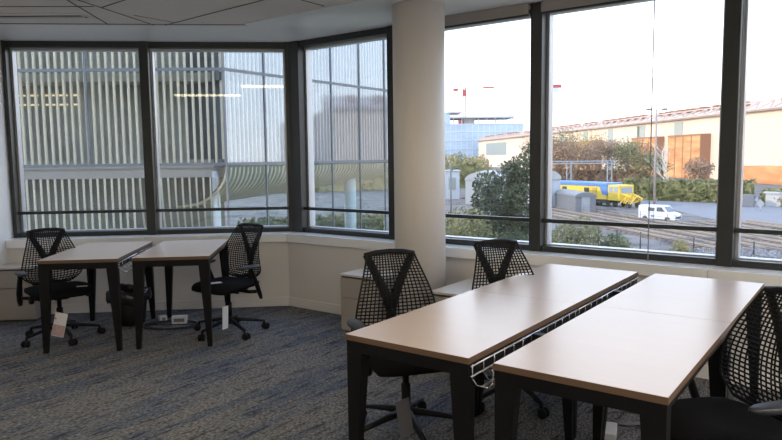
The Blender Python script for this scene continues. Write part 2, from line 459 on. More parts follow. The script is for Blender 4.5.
def make_chair():
    root = empty('office_chair')
    # base
    m = MB()
    for i in range(5):
        t = radians(90 + 72 * i); d = Vector((cos(t), sin(t), 0))
        m.tube([d * .025 + Vector((0, 0, .118)), d * .12 + Vector((0, 0, .108)), d * .22 + Vector((0, 0, .092)), d * .300 + Vector((0, 0, .077))], [.027, .023, .018, .015], 10, flat=.75)
    m.lathe([(.038, .085), (.042, .10), (.04, .135), (.032, .15)], n=20)
    m.build('star_base', M['black'], root)
    for i in range(5):
        t = radians(90 + 72 * i); d = Vector((cos(t), sin(t), 0)) * .300
        n = Vector((-sin(t + .5), cos(t + .5), 0)); q = Vector((n.y, -n.x, 0))
        m = MB(); c = d + q * .015 + Vector((0, 0, .0285))
        m.tube([c - n * .026, c - n * .024, c - n * .007, c - n * .005], [.022, .0285, .0285, .022], 16)
        m.tube([c + n * .005, c + n * .007, c + n * .024, c + n * .026], [.022, .0285, .0285, .022], 16)
        m.tube([d + Vector((0, 0, .045)), d + Vector((0, 0, .082))], .009, 8)
        m.tube([c - n * .02, c + n * .02], .012, 8)
        m.build('castor', M['black'], root)
    m = MB(); m.lathe([(.026, .12), (.026, .27), (.018, .272), (.018, .37)], n=20); m.build('gas_lift', M['steel'], root)
    m = MB(); m.hexa([(-.07, -.14, .355), (.07, -.14, .355), (.05, .09, .355), (-.05, .09, .355)], [(-.11, -.20, .415), (.11, -.20, .415), (.10, .13, .41), (-.10, .13, .41)])
    m.tube([(.20, .03, .375), (-.16, .03, .375)], .009, 8)
    m.build('tilt_mechanism', M['black'], root, bevel=.008)
    m = MB(); m.tube([(.235, .03, .375), (.228, .03, .375), (.206, .03, .375), (.20, .03, .375)], [.026, .034, .034, .026], 20); m.build('tension_knob', M['black'], root, bevel=.002)
    # seat
    m = MB(); nx, ny = 16, 16
    def seat(a, b, top):
        # superellipse-like outline
        x = a * .245; y = -.20 + (b + 1) / 2 * .455
        r = max(abs(a), abs(b))
        k = (abs(a) ** 4 + abs(b) ** 4) ** .25 / max(r, 1e-6) if r > 0 else 1
        f = 1 / k ** .9 if r > 0 else 1
        cx, cy = x * f, .0275 + (y - .0275) * f
        edge = (1 - r ** 4)
        wf = -.035 * max(0, b) ** 3
        dish = -.014 * (1 - a * a) * (1 - b * b)
        return (cx, cy, (.452 + .028 * edge + dish + wf) if top else (.432 - .036 * edge + wf * 1.0))
    vs = [seat(-1 + 2 * i / nx, -1 + 2 * j / ny, True) for j in range(ny + 1) for i in range(nx + 1)]
    vb = [seat(-1 + 2 * i / nx, -1 + 2 * j / ny, False) for j in range(ny + 1) for i in range(nx + 1)]
    n0 = len(vs); fs = []
    for j in range(ny):
        for i in range(nx):
            a = j * (nx + 1) + i; fs.append((a, a + 1, a + nx + 2, a + nx + 1)); fs.append((n0 + a, n0 + a + nx + 1, n0 + a + nx + 2, n0 + a + 1))
    ring = [i for i in range(nx)] + [j * (nx + 1) + nx for j in range(ny)] + [ny * (nx + 1) + i for i in range(nx, 0, -1)] + [j * (nx + 1) for j in range(ny, 0, -1)]
    for q in range(len(ring)):
        a, b = ring[q], ring[(q + 1) % len(ring)]; fs.append((b, a, n0 + a, n0 + b))
    m.add(vs + vb, fs, True); m.build('seat', M['fabric'], root)
    # Y shaped tower behind the web
    m = MB()
    m.tube([(0, -.15, .385), (0, -.235, .40), (0, -.268, .46), (0, -.272, .56), (0, -.275, .66)], [.035, .034, .030, .027, .028], 10, flat=.55, up=(0, 1, 0))
    for s in (-1, 1):
        m.tube([(0 + s * .006, -.275, .60), (s * .022, -.277, .68), (s * .060, -.285, .765), (s * .103, -.291, .85), (s * .140, -.290, .925)], [.024, .032, .027, .024, .021], 10, flat=.6, up=(0, 1, 0))
    m.build('back_tower', M['black'], root)
    m = MB(); m.tube([(-.15, -.287, .922), (-.08, -.293, .932), (0, -.295, .936), (.08, -.293, .932), (.15, -.287, .922)], [.013, .015, .015, .015, .013], 10, up=(0, 1, 0)); m.build('top_bar', M['black'], root)
    # webbing of real strands
    m = MB(); nr, nc, sub = 27, 18, 1
    def tt(i): return .0 + (i / nr) ** 1.28
    def strand(ps, wdt, th):
        # flat ribbon facing the back surface
        vs = []; fs = []
        for i, p in enumerate(ps):
            d = (ps[min(i + 1, len(ps) - 1)] - ps[max(0, i - 1)]).normalized()
            nrm = Vector((0, 1, 0)); sd = d.cross(nrm).normalized(); nn = sd.cross(d)
            for a, b in ((-1, -1), (1, -1), (1, 1), (-1, 1)): vs.append(p + sd * a * wdt / 2 + nn * b * th / 2)
        for i in range(len(ps) - 1):
            for q in range(4): fs.append((i * 4 + q, i * 4 + (q + 1) % 4, i * 4 + 4 + (q + 1) % 4, i * 4 + 4 + q))
        m.add(vs, fs, False)
    for i in range(nr + 1):
        t = tt(i); strand([web_pt(-1 + 2 * j / nc, t) for j in range(nc + 1)], .0050 + .0030 * t, .0035)
    for j in range(nc + 1):
        a = -1 + 2 * j / nc
        strand([web_pt(a + .02 * sin(pi * i / nr) * (1 if a < 0 else -1) * (abs(a) < .99), tt(i)) for i in range(nr + 1)], .0068, .0035)
    m.build('back_webbing', M['web'], root)
    m = MB()
    for s in (-1, 1):
        m.tube([web_pt(s, i / 24) for i in range(25)], .0055, 8, up=(0, 1, 0))
    m.tube([web_pt(-1 + i / 10, 1) for i in range(21)], .008, 8, up=(0, 0, 1))
    m.build('web_rim', M['black'], root)
    m = MB()
    for s in (-1, 1):
        m.tube([(0, -.262, .47), (s * .08, -.235, .463), (s * .15, -.185, .47)], [.018, .014, .010], 8)
    m.build('back_yoke', M['black'], root)
    # arms
    for s in (-1, 1):
        m = MB()
        m.tube([(s * .10, -.03, .385), (s * .20, -.05, .378), (s * .268, -.07, .385)], [.015, .015, .015], 8)
        m.tube([(s * .268, -.125, .315), (s * .274, -.105, .36), (s * .280, -.075, .43), (s * .28, -.045, .51), (s * .278, -.015, .575), (s * .276, 0, .60)], [.017, .023, .024, .021, .020, .027], 10, flat=.7, up=(0, 1, 0))
        m.build('arm_post', M['black'], root)
        m = MB(); n = 20; vs = []
        for z, f in ((.597, .85), (.604, 1), (.614, 1), (.620, .88)):
            for q in range(n):
                t = 2 * pi * q / n
                vs.append((s * .275 + .042 * f * cos(t) * (1 if sin(t) < 0 else .88), .015 + .125 * f * sin(t), z))
        fs = [tuple(range(n))[::-1], tuple(range(3 * n, 4 * n))] + [(r * n + q, r * n + (q + 1) % n, (r + 1) * n + (q + 1) % n, (r + 1) * n + q) for r in range(3) for q in range(n)]
        m.add(vs, fs, True); m.build('arm_pad', M['grey_pl'], root)
    return root

def face(dx, dy): return math.atan2(dy, dx) - pi / 2
g = 'black mesh-back office chairs'
chairs = [((-2.83, 5.46), (.66, -.75), .975, 'black mesh-back office chair at the far left desk, white and pink tag hanging beneath it'),
          ((-1.42, 5.58), (-.56, -.83), .985, 'black mesh-back office chair beside the room corner, right of the two small desks'),
          ((.07, 3.46), (.28, -.96), 1.03, 'black mesh-back office chair behind the front left desk of the large cluster, nearest the column'),
          ((.765, 3.93), (.30, -.955), 1.02, 'black mesh-back office chair tucked deep behind the big cluster, below the window post'),
          ((1.31, 2.475), (-.979, -.204), 1.02, 'black mesh-back office chair cut off by the right edge beside the nearest desk')]
proto = make_chair()
CH = []
for i, ((x, y), f, s, lb) in enumerate(chairs):
    o = proto if i == 0 else copy_tree(proto)
    o.location = (x, y, 0); o.rotation_euler = (0, 0, face(*f)); o.scale = (1, 1, s)
    tag(o, lb, 'office chair', g); CH.append(o)

# ------------------------------------------------------------------ paper tags
def paper_tag(loc, rz, tilt, w, h, label, pink=False, string=.03):
    root = tag(empty('paper_tag', loc, rz), label, 'tag', 'paper tags on the chairs')
    root.rotation_euler = (0, tilt, rz)
    m = MB(); m.box(-w / 2, w / 2, -.0008, .0008, -h, 0); m.build('tag_card', M['paper'], root)
    if 'grey' in label: root.children[0].data.materials[0] = M['shadecard']
    if pink:
        m = MB(); m.box(-w / 2 + .002, w / 2 - .002, -.0016, -.0008, -h + .003, -h * .52); m.build('printed_panel', M['pink'], root)
        m = MB(); m.box(-w / 2 + .004, -w / 2 + .016, -.0016, -.0008, -h * .30, -h * .24); m.build('red_mark', M['red'], root)
        m = MB()
        for a, b in (((-.02, -h * .60), (0, -h * .82)), ((0, -h * .82), (.02, -h * .60))):
            m.tube([(a[0], -.002, a[1]), (b[0], -.002, b[1])], .0012, 4)
        m.build('printed_chevron', M['paper'], root)
    m = MB(); m.tube([(0, 0, -.004), (0, 0, string)], .001, 5); m.build('tag_string', M['gcable'], root)
    return root
paper_tag((-2.70, 5.24, .27), .1, radians(14), .098, .20, 'white and pink printed card tag hanging under the far left chair', True, .05)
paper_tag((-1.385, 5.33, .29), 1.25, radians(4), .085, .19, 'white card tag hanging under the chair in the room corner', False, .03)
paper_tag((.045, 3.20, .285), .5, radians(-8), .08, .20, 'card tag painted grey for shade, hanging under the chair nearest the column', False, .05)
def seat_label(loc, rz, lb, w=.085, d=.04):
    m = MB(); m.box(-w / 2, w / 2, -d / 2, d / 2, 0, .0015)
    tag(m.build('paper_label', M['paper'], loc=loc, rz=rz), lb, 'label', 'paper labels left on seats')
seat_label((-2.60, 5.40, .4585), .3, 'small white paper label lying on the seat of the far left chair')
seat_label((-1.50, 5.44, .465), .5, 'small white paper label lying on the seat of the corner chair', .12, .07)

# ------------------------------------------------------------------ cabinets
def cabinet(loc, rz, w, d, h, label, drawers=(.30,)):
    """front at local y=0 facing -y, extends to +y"""
    root = tag(empty('drawer_cabinet', loc, rz), label, 'cabinet', 'low drawer cabinets under the window sill')
    m = MB(); m.box(.0, w, .012, d, .02, h - .018); m.build('carcass', M['cab'], root, bevel=.002)
    m = MB(); m.box(-.004, w + .004, -.004, d, h - .018, h); m.build('cabinet_top', M['cabtop'], root, bevel=.002)
    m = MB(); m.box(.01, w - .01, .03, d - .01, 0, .02); m.build('plinth', M['cabdark'], root)
    zs = [.03] + [h * f for f in drawers] + [h - .034]
    for i in range(len(zs) - 1):
        m = MB(); m.box(.002, w - .002, -.004, .012, zs[i] + .003, zs[i + 1] - .003); dr = m.build('drawer', M['cab'], root, bevel=.0015)
    m = MB(); m.box(.004, w - .004, .006, .0118, h - .034, h - .019); m.build('handle_groove', M['cabdark'], root)
    return root
cabinet(PA(SA - .006, .31), YA, .35, .30, .522, 'low beige drawer cabinet in the far left corner behind the chair', (.62,))
cabinet(PB(1.118, .485), -YB, .42, .46, .516, 'low beige drawer cabinet left of the white column', (.60,))
cabinet(PB(2.165, .675), -YB, .80, .62, .516, 'low wide cabinet right of the white column, with a pale top', (.60,))

# ------------------------------------------------------------------ bin
root = tag(empty('waste_bin', (-2.44, 5.955, 0)), 'black waste bin with a plastic liner beneath the left desk', 'bin')
root.scale = (1.14, 1.14, 1.08)
m = MB(); m.lathe([(.115, 0), (.12, .01), (.15, .285), (.146, .285), (.112, .015)], n=28); m.build('bin_body', M['black'], root)
m = MB(); n = 36; prof = [(.142, .20), (.146, .29), (.155, .302), (.168, .285), (.176, .22), (.166, .195)]; vs = []; fs = []
for r, z in prof:
    for q in range(n):
        t = 2 * pi * q / n; w = 1 + .03 * sin(5 * t + z * 30) + random.uniform(-.02, .02)
        vs.append((r * w * cos(t), r * w * sin(t), z + .015 * sin(3 * t + 1) + random.uniform(-.006, .006)))
for i in range(len(prof) - 1):
    for q in range(n): fs.append((i * n + q, i * n + (q + 1) % n, (i + 1) * n + (q + 1) % n, (i + 1) * n + q))
m.add(vs, fs, True); m.build('bin_liner', M['bag'], root)

# ------------------------------------------------------------------ cables and adapters on the floor
def coil(c, rx, ry, turns, lb, mt, rz=0, tail=None):
    m = MB(); pts = []
    for i in range(turns * 28):
        t = i / 28 * 2 * pi; k2 = 1 - .10 * sin(i * .11) - .12 * (i / (turns * 28))
        pts.append((c[0] + rx * k2 * cos(t + rz), c[1] + ry * k2 * sin(t), .006 + .004 * (i / 28) + .003 * sin(i * .3)))
    if tail: pts += tail
    m.tube(pts, .0045, 6); tag(m.build('cable', mt), lb, 'cable')
coil((-2.0, 5.80), .26, .155, 4, 'coiled black cables on the carpet under the second small desk', M['cable'], 0, [(-2.30, 5.86, .006), (-2.38, 5.78, .006)])
coil((1.33, 3.60), .14, .11, 3, 'grey coiled cable on the carpet beneath the large cluster', M['gcable'])
def adapter(loc, rz, w, d, h, lb):
    root = tag(empty('power_adapter', loc, rz), lb, 'power adapter', 'power adapters on the carpet')
    m = MB(); m.box(-w / 2, w / 2, -d / 2, d / 2, 0, h); m.build('adapter_body', M['adapter'], root, bevel=.006, seg=3)
    m = MB(); m.box(-w / 2 + .02, w / 2 - .02, -d / 2 - .001, -d / 2 + .002, h * .25, h * .7); m.build('printed_label', M['gcable'], root)
adapter((-1.965, 5.92, .0), .1, .135, .06, .072, 'white power strip box standing inside the coiled black cables')
adapter((-2.15, 6.0, .0), .7, .07, .05, .055, 'small white adapter block left of the power strip box')
adapter((1.165, 3.37, .0), 1.2, .17, .06, .05, 'white adapter block on the carpet beneath the large cluster')

# ================================================================== OUTSIDE
G = -5.6
M['ground'] = ramp_mat('yard_ground', [(.35, (.11, .095, .08)), (.5, (.17, .15, .14)), (.65, (.22, .21, .20))], .35, rough=.95)
M['road'] = mat('asphalt_road', (.20, .20, .215), .8, noise=(.5, .1))
M['ballast'] = ramp_mat('track_ballast', [(.4, (.09, .07, .06)), (.6, (.19, .16, .14))], 2.5)
M['railm'] = mat('rail_steel', (.40, .36, .33), .4, metal=.5)
M['grass'] = ramp_mat('verge_grass', [(.35, (.05, .065, .03)), (.5, (.10, .115, .05)), (.65, (.17, .15, .09))], 1.2)
m = MB(); m.box(-500, 700, 6, 1500, G - .5, G); struct(m, 'ground', M['ground'])
def gbox(pts, z0, z1, name, mt): m = MB(); m.prism(pts, G + z0, G + z1); return struct(m, name, mt)
gbox([(34, 63), (60, 55), (64, 100), (46, 104), (34, 110), (30, 96), (36, 84)], 0, .02, 'service_road', M['road'])
gbox([(-6, 12), (14, 14), (16, 44), (13, 70), (7, 74), (-6, 60)], 0, .03, 'verge', M['grass'])

# --- left office building (glass double skin with fins)
M['fin'] = mat('cream_fin', (.80, .72, .56), .5)
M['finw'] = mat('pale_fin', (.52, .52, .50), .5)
M['bcore'] = mat('inner_wall_grey', (.36, .355, .33), .6, noise=(.35, .5, (1, 1, .6)))
M['bcore2'] = mat('inner_wall_pale', (.12, .135, .155), .6, noise=(.2, .2, (1, 1, .5)))
M['slab'] = mat('slab_edge', (.42, .41, .37), .6)
M['bframe'] = mat('facade_profile', (.14, .155, .17), .5)
M['bglass'] = glass('facade_glass_left', (.95, .96, .95), .05, .4)
M['bglass2'] = glass('facade_glass_right', (.9, .93, .96), .13, .8, .05, (.85,.92,1))
M['warm'] = emis('warm_office_light', (1.0, .70, .32), .55)
M['bcol'] = mat('round_column_white', (.75, .77, .80), .5)
M['louver'] = mat('dark_lobby', (.25, .26, .24), .6)
broot = tag(empty('office_building', (-6.75, 27.0, G)), 'glass office building with cream vertical fins across the street, seen through the left windows', 'building')
def bl(x, y, z=0): return (x + 6.75, y - 27.0, z - G)
c0 = Vector((-6.75, 27.0)); dl = Vector((-1, -.028)).normalized(); dr = Vector((6.95, 9.9)).normalized()
nl = Vector((-dl.y, dl.x)); nl = nl if nl.y < 0 else -nl          # outward normals
nr_ = Vector((dr.y, -dr.x))
def BP(face_, s, off):   # off>0 = inwards
    d, n = (dl, nl) if face_ == 'l' else (dr, nr_)
    p = c0 + d * s - n * off; return (p.x + 6.75, p.y - 27.0)
def bprism(mb, f, s0, s1, o0, o1, z0, z1): mb.prism([BP(f, s0, o0), BP(f, s1, o0), BP(f, s1, o1), BP(f, s0, o1)], z0 - G, z1 - G)
ZL = 1.30; LL = 40; LR = 12.4
# floors: z lines
for f, LEN, gm in (('l', LL, M['bglass']), ('r', LR, M['bglass2'])):
    m = MB(); bprism(m, f, 0.05, LEN, 0, .02, ZL, 16); m.build('glass_skin', gm, broot)
    m = MB()
    for z in (ZL, 5.15, 9.1, 13.0): bprism(m, f, 0, LEN, -.03, .06, z - .06, z + .06)
    s = 0.0
    while s < LEN + .1:
        bprism(m, f, s - .035, s + .035, -.04, .06, ZL, 16); s += 2.78 if f == 'l' else 2.25
    m.build('glazing_profiles', M['bframe'], broot)
    # fins in one rank behind the skin
    m = MB(); s = .18
    st = .292 if f == 'l' else .235
    while s < LEN - .05:
        bprism(m, f, s, s + (.088 if f == 'l' else .07),   .42 if f == 'l' else .16, .53 if f == 'l' else .26, ZL + .05, 16); s += st
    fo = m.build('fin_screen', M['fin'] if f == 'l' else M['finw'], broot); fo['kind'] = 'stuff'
    m = MB(); bprism(m, f, .3 if f == 'r' else 0, LEN, 1.9 if f == 'l' else .9, 6, ZL, 16); m.build('inner_wall', M['bcore'] if f == 'l' else M['bcore2'], broot)
    m = MB()
    for z in (ZL + .1, 5.0, 8.9, 12.8): bprism(m, f, .1, LEN, .66 if f == 'l' else .4, 1.9 if f == 'l' else .9, z - .25, z + .10)
    m.build('floor_slab', M['slab'] if f == 'l' else M['bcore2'], broot)
m = MB()
for s0 in (6.6, 8.4):
    for z in (3.95, 4.35):
        for q in range(3): bprism(m, 'l', s0 + q * .55, s0 + q * .55 + .40, 1.84, 1.89, z - .05, z + .02)
m.build('lit_ceiling_strip', M['warm'], broot)
# ground floor of the left face
m = MB(); bprism(m, 'l', 1.5, LL, 2.2, 6, G, ZL - .06); m.build('lobby_wall', M['louver'], broot)
m = MB(); bprism(m, 'l', 0, LL, .75, 1.4, .75, ZL - .06); m.build('spandrel_band', mat('spandrel_panel', (.42, .41, .38), .6), broot)
m = MB(); s = .5
while s < LL:
    pts = []
    for q in range(7):
        t = q / 6
        pp = BP('l', s + (.25 * t * t if s < 4 else 0), .42 + (1.2 * t * t if s < 4 else 0)); pts.append((pp[0], pp[1], (.75 - 2.6 * t) - G if s < 4 else (.75 - 6.0 * t) - G))
    m.tube(pts, .05, 4, smooth=False); s += .292
fo = m.build('lower_fin_screen', M['fin'], broot)
fo['kind'] = 'stuff'
m = MB(); bprism(m, 'l', 0, LL, 0, .02, G, .75); m.build('lobby_glass', M['bglass'], broot)
# curved bowl soffit with ribs on the right face
m = MB(); vs = []; fs = []; n = 10
def bowl(s, t):
    p = BP('r', s, .20 + 3.2 * sin(t * pi / 2) ** 1.6); return (p[0], p[1], ZL - .1 - 1.75 * (1 - cos(t * pi / 2)) ** .85 * (1 if True else 0) - G)
def bowl(s, t):
    a = t * pi / 2
    p = BP('r', s, .20 + 3.4 * (1 - cos(a))); return (p[0], p[1], ZL - .1 - (1.75 - .06 * s) * sin(a) - G)
for i in range(13):
    for j in range(n + 1): vs.append(bowl(i * LR / 12, j / n))
for i in range(12):
    for j in range(n): a = i * (n + 1) + j; fs.append((a, a + n + 1, a + n + 2, a + 1))
m.add(vs, fs, True); m.build('bowl_soffit', mat('soffit_panel', (.42, .38, .29), .6), broot)
m = MB(); s = .1
while s < LR:
    m.tube([Vector(bowl(s, j / n)) + Vector((nr_.x * .08, nr_.y * .08, -.05)) for j in range(n + 1)], .055, 4, smooth=False); s += .235
fo = m.build('soffit_rib', M['fin'], broot); fo['kind'] = 'stuff'
m = MB(); bprism(m, 'r', .05, LR, 0, .02, G, ZL - .06); m.build('street_glass', glass('street_glass', (.85, .9, .9), .06, .5), broot)
m = MB(); s = 0
while s < LR: bprism(m, 'r', s - .03, s + .03, -.03, .05, G, ZL); s += 2.25
m.build('street_mullions', M['bframe'], broot)
for s, o, r in ((.25, 1.0, .16), (5.6, 1.6, .16), (9.6, 1.2, .32)):
    p = BP('r', s, o); m = MB(); m.lathe([(r, 0), (r, ZL - .3 - G)], (p[0], p[1], 0), 20); m.build('round_column', M['bcol'], broot)
m = MB(); m.prism([BP('l', -.0, .1), BP('r', LR, .1), BP('r', LR, 12), BP('l', LL, 12), BP('l', LL, .1)], 16 - G, 16.6 - G); m.build('roof_slab', M['slab'], broot)

# --- industrial hall
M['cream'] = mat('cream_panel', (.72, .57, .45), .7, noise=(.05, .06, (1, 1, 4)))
M['brick'] = ramp_mat('orange_brick', [(.35, (.50, .21, .09)), (.5, (.60, .28, .12)), (.65, (.70, .37, .17))], .25, (1, .5, 3))
M['brickd'] = mat('brown_panel', (.34, .17, .10), .8)
M['hglass'] = mat('grey_glazing_strip', (.30, .33, .30), .3)
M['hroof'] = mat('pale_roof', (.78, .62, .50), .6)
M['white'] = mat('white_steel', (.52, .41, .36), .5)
hroot = tag(empty('industrial_hall', (91, 152, G)), 'long sunlit brick and cream industrial hall with a latticed roof edge, across the tracks', 'building')
hx = lambda y: 91 - .097 * (y - 152)
def hprism(mb, y0, y1, o0, o1, z0, z1):   # o<0 sticks out towards the tracks
    mb.prism([(hx(y0) - 91 + o0, y0 - 152), (hx(y1) - 91 + o0, y1 - 152), (hx(y1) - 91 + o1, y1 - 152), (hx(y0) - 91 + o1, y0 - 152)], z0 - G, z1 - G)
Y = lambda px: 69068 / (px - 328)
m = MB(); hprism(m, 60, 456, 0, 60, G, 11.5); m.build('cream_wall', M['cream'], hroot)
blocks = [(485, 500, 0), (548, 578, 1.0), (583, 602, 1.0), (640, 664, 1.0), (677, 710, 1.0), (725, 733, .3)]
for a, b, z in blocks[1:5]:
    m = MB(); hprism(m, Y(b), Y(a), -2.8, 0, G, 6.8); m.build('brick_block', M['brick'], hroot)
    m = MB()
    hprism(m, Y(b) - .25, Y(b), -2.9, 0, G, 6.9); hprism(m, Y(b), Y(a), -2.95, -2.8, 6.45, 6.9)
    for q in range(1, 4): yy = Y(b) + (Y(a) - Y(b)) * q / 4; hprism(m, yy, yy + .35, -2.9, -2.8, G, 6.5)
    m.build('brown_trim', M['brickd'], hroot)
for a, b, z0 in ((560, 564, 7), (583.5, 588, 7), (608, 613, G), (637, 645, 7), (674, 682, 7), (487, 507, 2.0), (637, 639.5, G)):
    m = MB(); hprism(m, Y(b), Y(a), -.12, 0, z0, 10.9 if z0 != 2.0 else 9.5); m.build('glazing_strip', M['hglass'], hroot)
m = MB(); hprism(m, 95, Y(766), -6, 0, G, -1.6); m.build('low_brick_annex', M['brick'], hroot)
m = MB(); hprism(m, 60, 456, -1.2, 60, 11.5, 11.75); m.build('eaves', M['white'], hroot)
m = MB()
vsr = [(hx(60) - 92, 60 - 152, 11.7 - G), (hx(456) - 92, 456 - 152, 11.7 - G), (hx(456) - 91 + 9, 456 - 152, 15.2 - G), (hx(60) - 91 + 9, 60 - 152, 15.2 - G),
       (hx(60) - 91 + 9, 60 - 152, 11.7 - G), (hx(456) - 91 + 9, 456 - 152, 11.7 - G)]
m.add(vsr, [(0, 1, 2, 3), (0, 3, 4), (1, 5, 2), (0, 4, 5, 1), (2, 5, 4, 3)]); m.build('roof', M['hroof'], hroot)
m = MB(); y = 62; i = 0
def HP(y, o, z): return (hx(y) - 91 + o, y - 152, z - G)
while y < 454:
    step = 5.5
    m.tube([HP(y, -1.3, 11.7), HP(y + step / 2, 2.0, 14.0), HP(y + step, -1.3, 11.7)], .20, 4, smooth=False)
    m.tube([HP(y + step / 2, 2.0, 14.0), HP(y + step / 2, 6.5, 15.0)], .18, 4, smooth=False)
    y += step
m.tube([HP(60, 2.0, 14.0), HP(456, 2.0, 14.0)], .22, 4, smooth=False)
m.tube([HP(60, -1.3, 11.9), HP(456, -1.3, 11.9)], .22, 4, smooth=False)
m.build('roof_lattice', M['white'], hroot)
m = MB(); y = 64
while y < 450:
    if random.random() < .75: hprism(m, y, y + random.uniform(1.5, 4), 3.0, 5.0, 13.6, 14.9)
    y += 6
m.build('roof_units', mat('rusty_roof_unit', (.28, .12, .07), .7), hroot)

# --- distant glass office with crane
M['fglass'] = mat('distant_blue_glass', (.42, .52, .62), .25, noise=(.06, .12, (1, 1, 4)))
M['fconc'] = mat('pale_concrete', (.50, .48, .47), .7)
froot = tag(empty('glass_office_block', (45, 470, G)), 'distant pale blue glass office block with a terraced concrete roof', 'building')
m = MB(); m.box(-22, 50, 0, 40, 0, 30); m.build('office_body', M['fglass'], froot)
m = MB(); m.box(-22, -2, -1, 30, 30, 46 - 8); m.build('office_tower', M['fglass'], froot)
m = MB()
for z in (6, 12, 18, 24, 29.6): m.box(-22.3, 50.3, -.3, 0, z, z + .5)
for q in range(19): m.box(-22 + q * 4, -21.7 + q * 4, -.3, 0, 0, 30)
m.build('facade_grid', mat('pale_profile', (.62, .66, .70), .5), froot)
m = MB(); m.box(-2, 44, -2, 30, 34, 35.2); m.box(8, 16, 3, 20, 30, 34)
for q in range(8): m.box(0 + q * 6, .8 + q * 6, 0, 1, 30, 34)
m.box(-4, 6, -3, 20, 37.5, 38.6)
m.build('roof_terrace', M['fconc'], froot)
croot = tag(empty('tower_crane', (60, 530, G)), 'red and white tower crane above the distant glass block', 'crane')
M['cred'] = mat('crane_red', (.45, .07, .07), .5); M['cwhite'] = mat('crane_white', (.32, .27, .26), .5)
m = MB()
for sx in (-1, 1):
    for sy in (-1, 1): m.tube([(sx, sy, 0), (sx, sy, 62)], .42, 4, smooth=False)
for q in range(31):
    m.tube([(-1, -1, q * 2), (1, -1, q * 2 + 2)], .12, 4, smooth=False); m.tube([(1, -1, q * 2), (-1, -1, q * 2 + 2)], .12, 4, smooth=False)
m.build('crane_mast', M['cwhite'], croot)
m = MB(); m.box(-1.5, 1.5, -1.5, 1.5, 55, 60); m.box(-5.0, -2, -2, 2, 33, 37); m.build('crane_cab', M['cred'], croot)
m = MB()
for z in (60, 62): m.tube([(-9, 0, z), (42, 0, z - 1.5)], .22, 4, smooth=False)
for q in range(25): m.tube([(-8 + 2 * q, 0, 60), (-7 + 2 * q, 0, 62)], .14, 4, smooth=False)
m.build('crane_jib', M['cwhite'], croot)
m = MB(); m.box(15, 24, -.6, .6, 61, 62.2); m.box(-9, -5, -.7, .7, 59, 61); m.build('counterweight', M['cred'], croot)
croot2 = tag(empty('tower_crane', (118, 470, G)), 'red crane jib tip showing right of the window post', 'crane')
m = MB()
for q in (-1, 1): m.tube([(q, 0, 0), (q, 0, 52)], .25, 4, smooth=False)
m.build('crane_mast', M['cwhite'], croot2)
m = MB(); m.box(-4, 4, -.7, .7, 54.5, 57); m.build('crane_jib', M['cred'], croot2)
m = MB(); m.box(-1.5, 2, -.8, .8, 51.5, 54.5); m.build('crane_cab', mat('crane_blue', (.5, .6, .75), .5), croot2)

# --- trees and shrubs
def leafmat(n, c1, c2, c3): return ramp_mat(n, [(.35, c1), (.5, c2), (.65, c3)], .8, rough=.8)
M['leafdark'] = leafmat('dark_green_leaves', (.035, .05, .025), (.055, .075, .035), (.09, .11, .055))
M['leafolive'] = leafmat('olive_leaves', (.12, .12, .045), (.20, .19, .075), (.30, .26, .12))
M['leafyel'] = leafmat('autumn_yellow_leaves', (.24, .20, .07), (.34, .28, .10), (.42, .34, .15))
M['leafrust'] = leafmat('autumn_rust_twigs', (.20, .12, .08), (.29, .18, .11), (.36, .24, .16))
M['leafgreen'] = leafmat('hedge_leaves', (.10, .115, .04), (.16, .17, .07), (.26, .23, .11))
M['bark'] = mat('grey_bark', (.30, .25, .20), .9)
M['barkw'] = mat('pale_bark', (.62, .58, .52), .9)
def leaves(mb, c, r, n, size, rnd=random, fl=1.0):
    for _ in range(n):
        while True:
            p = Vector((rnd.uniform(-1, 1), rnd.uniform(-1, 1), rnd.uniform(-1, 1)))
            if .25 < p.length < 1: break
        p = Vector((c[0] + p.x * r[0], c[1] + p.y * r[1], c[2] + p.z * r[2]))
        a = Vector((rnd.gauss(0, 1), rnd.gauss(0, 1), rnd.gauss(0, 1))).normalized(); b = a.orthogonal().normalized()
        a = a * size * rnd.uniform(.6, 1.3); b = b * size * .6 * rnd.uniform(.6, 1.3)
        mb.add([p - a, p + b, p + a, p - b], [(0, 1, 2, 3)])
def tree(name, loc, blobs, n, size, leafm, label, cat='tree', trunk=(.18, 3), barkm=None, group=None, lname='foliage'):
    root = tag(empty(name, (loc[0], loc[1], G)), label, cat, group)
    m = MB(); tot = sum(b[1][0] * b[1][1] * b[1][2] for b in blobs)
    for c, r in blobs: leaves(m, c, r, max(20, int(n * r[0] * r[1] * r[2] / tot)), size)
    m.build(lname, leafm, root)
    m = MB(); r0, h = trunk
    m.tube([(0, 0, 0), (.05, 0, h * .5), (0, .05, h)], [r0, r0 * .75, r0 * .5], 8)
    for c, r in blobs: m.tube([(0, 0, h * .45), ((c[0]) * .5, c[1] * .5, (h * .6 + c[2]) / 2), c], [r0 * .5, r0 * .3, r0 * .1], 6)
    m.build('trunk', barkm or M['bark'], root)
    return root
tree('leafy_tree', (8.75, 50), [((-1.3, 0, 2.4), (1.5, 1.3, 1.7)), ((0, 0, 4.0), (1.7, 1.5, 1.6)), ((-1.3, 0, 4.9), (1.2, 1.1, 1.1)), ((1.3, 0, 3.6), (1.3, 1.3, 2.6)), ((1.3, 0, 6.0), (1.2, 1.2, 1.2)), ((.2, 0, 1.3), (2.6, 1.5, 1.3)), ((1.9, .3, 7.1), (.7, .6, 1.0)), ((.2, 0, 6.0), (.8, .8, .7)), ((-1.9, 0, 3.8), (.7, .8, .7))],
     7000, .16, M['leafdark'], 'dark green leafy tree standing close behind the window right of the column', trunk=(.16, 4))
bs = 'shrubs on the bank under the windows'
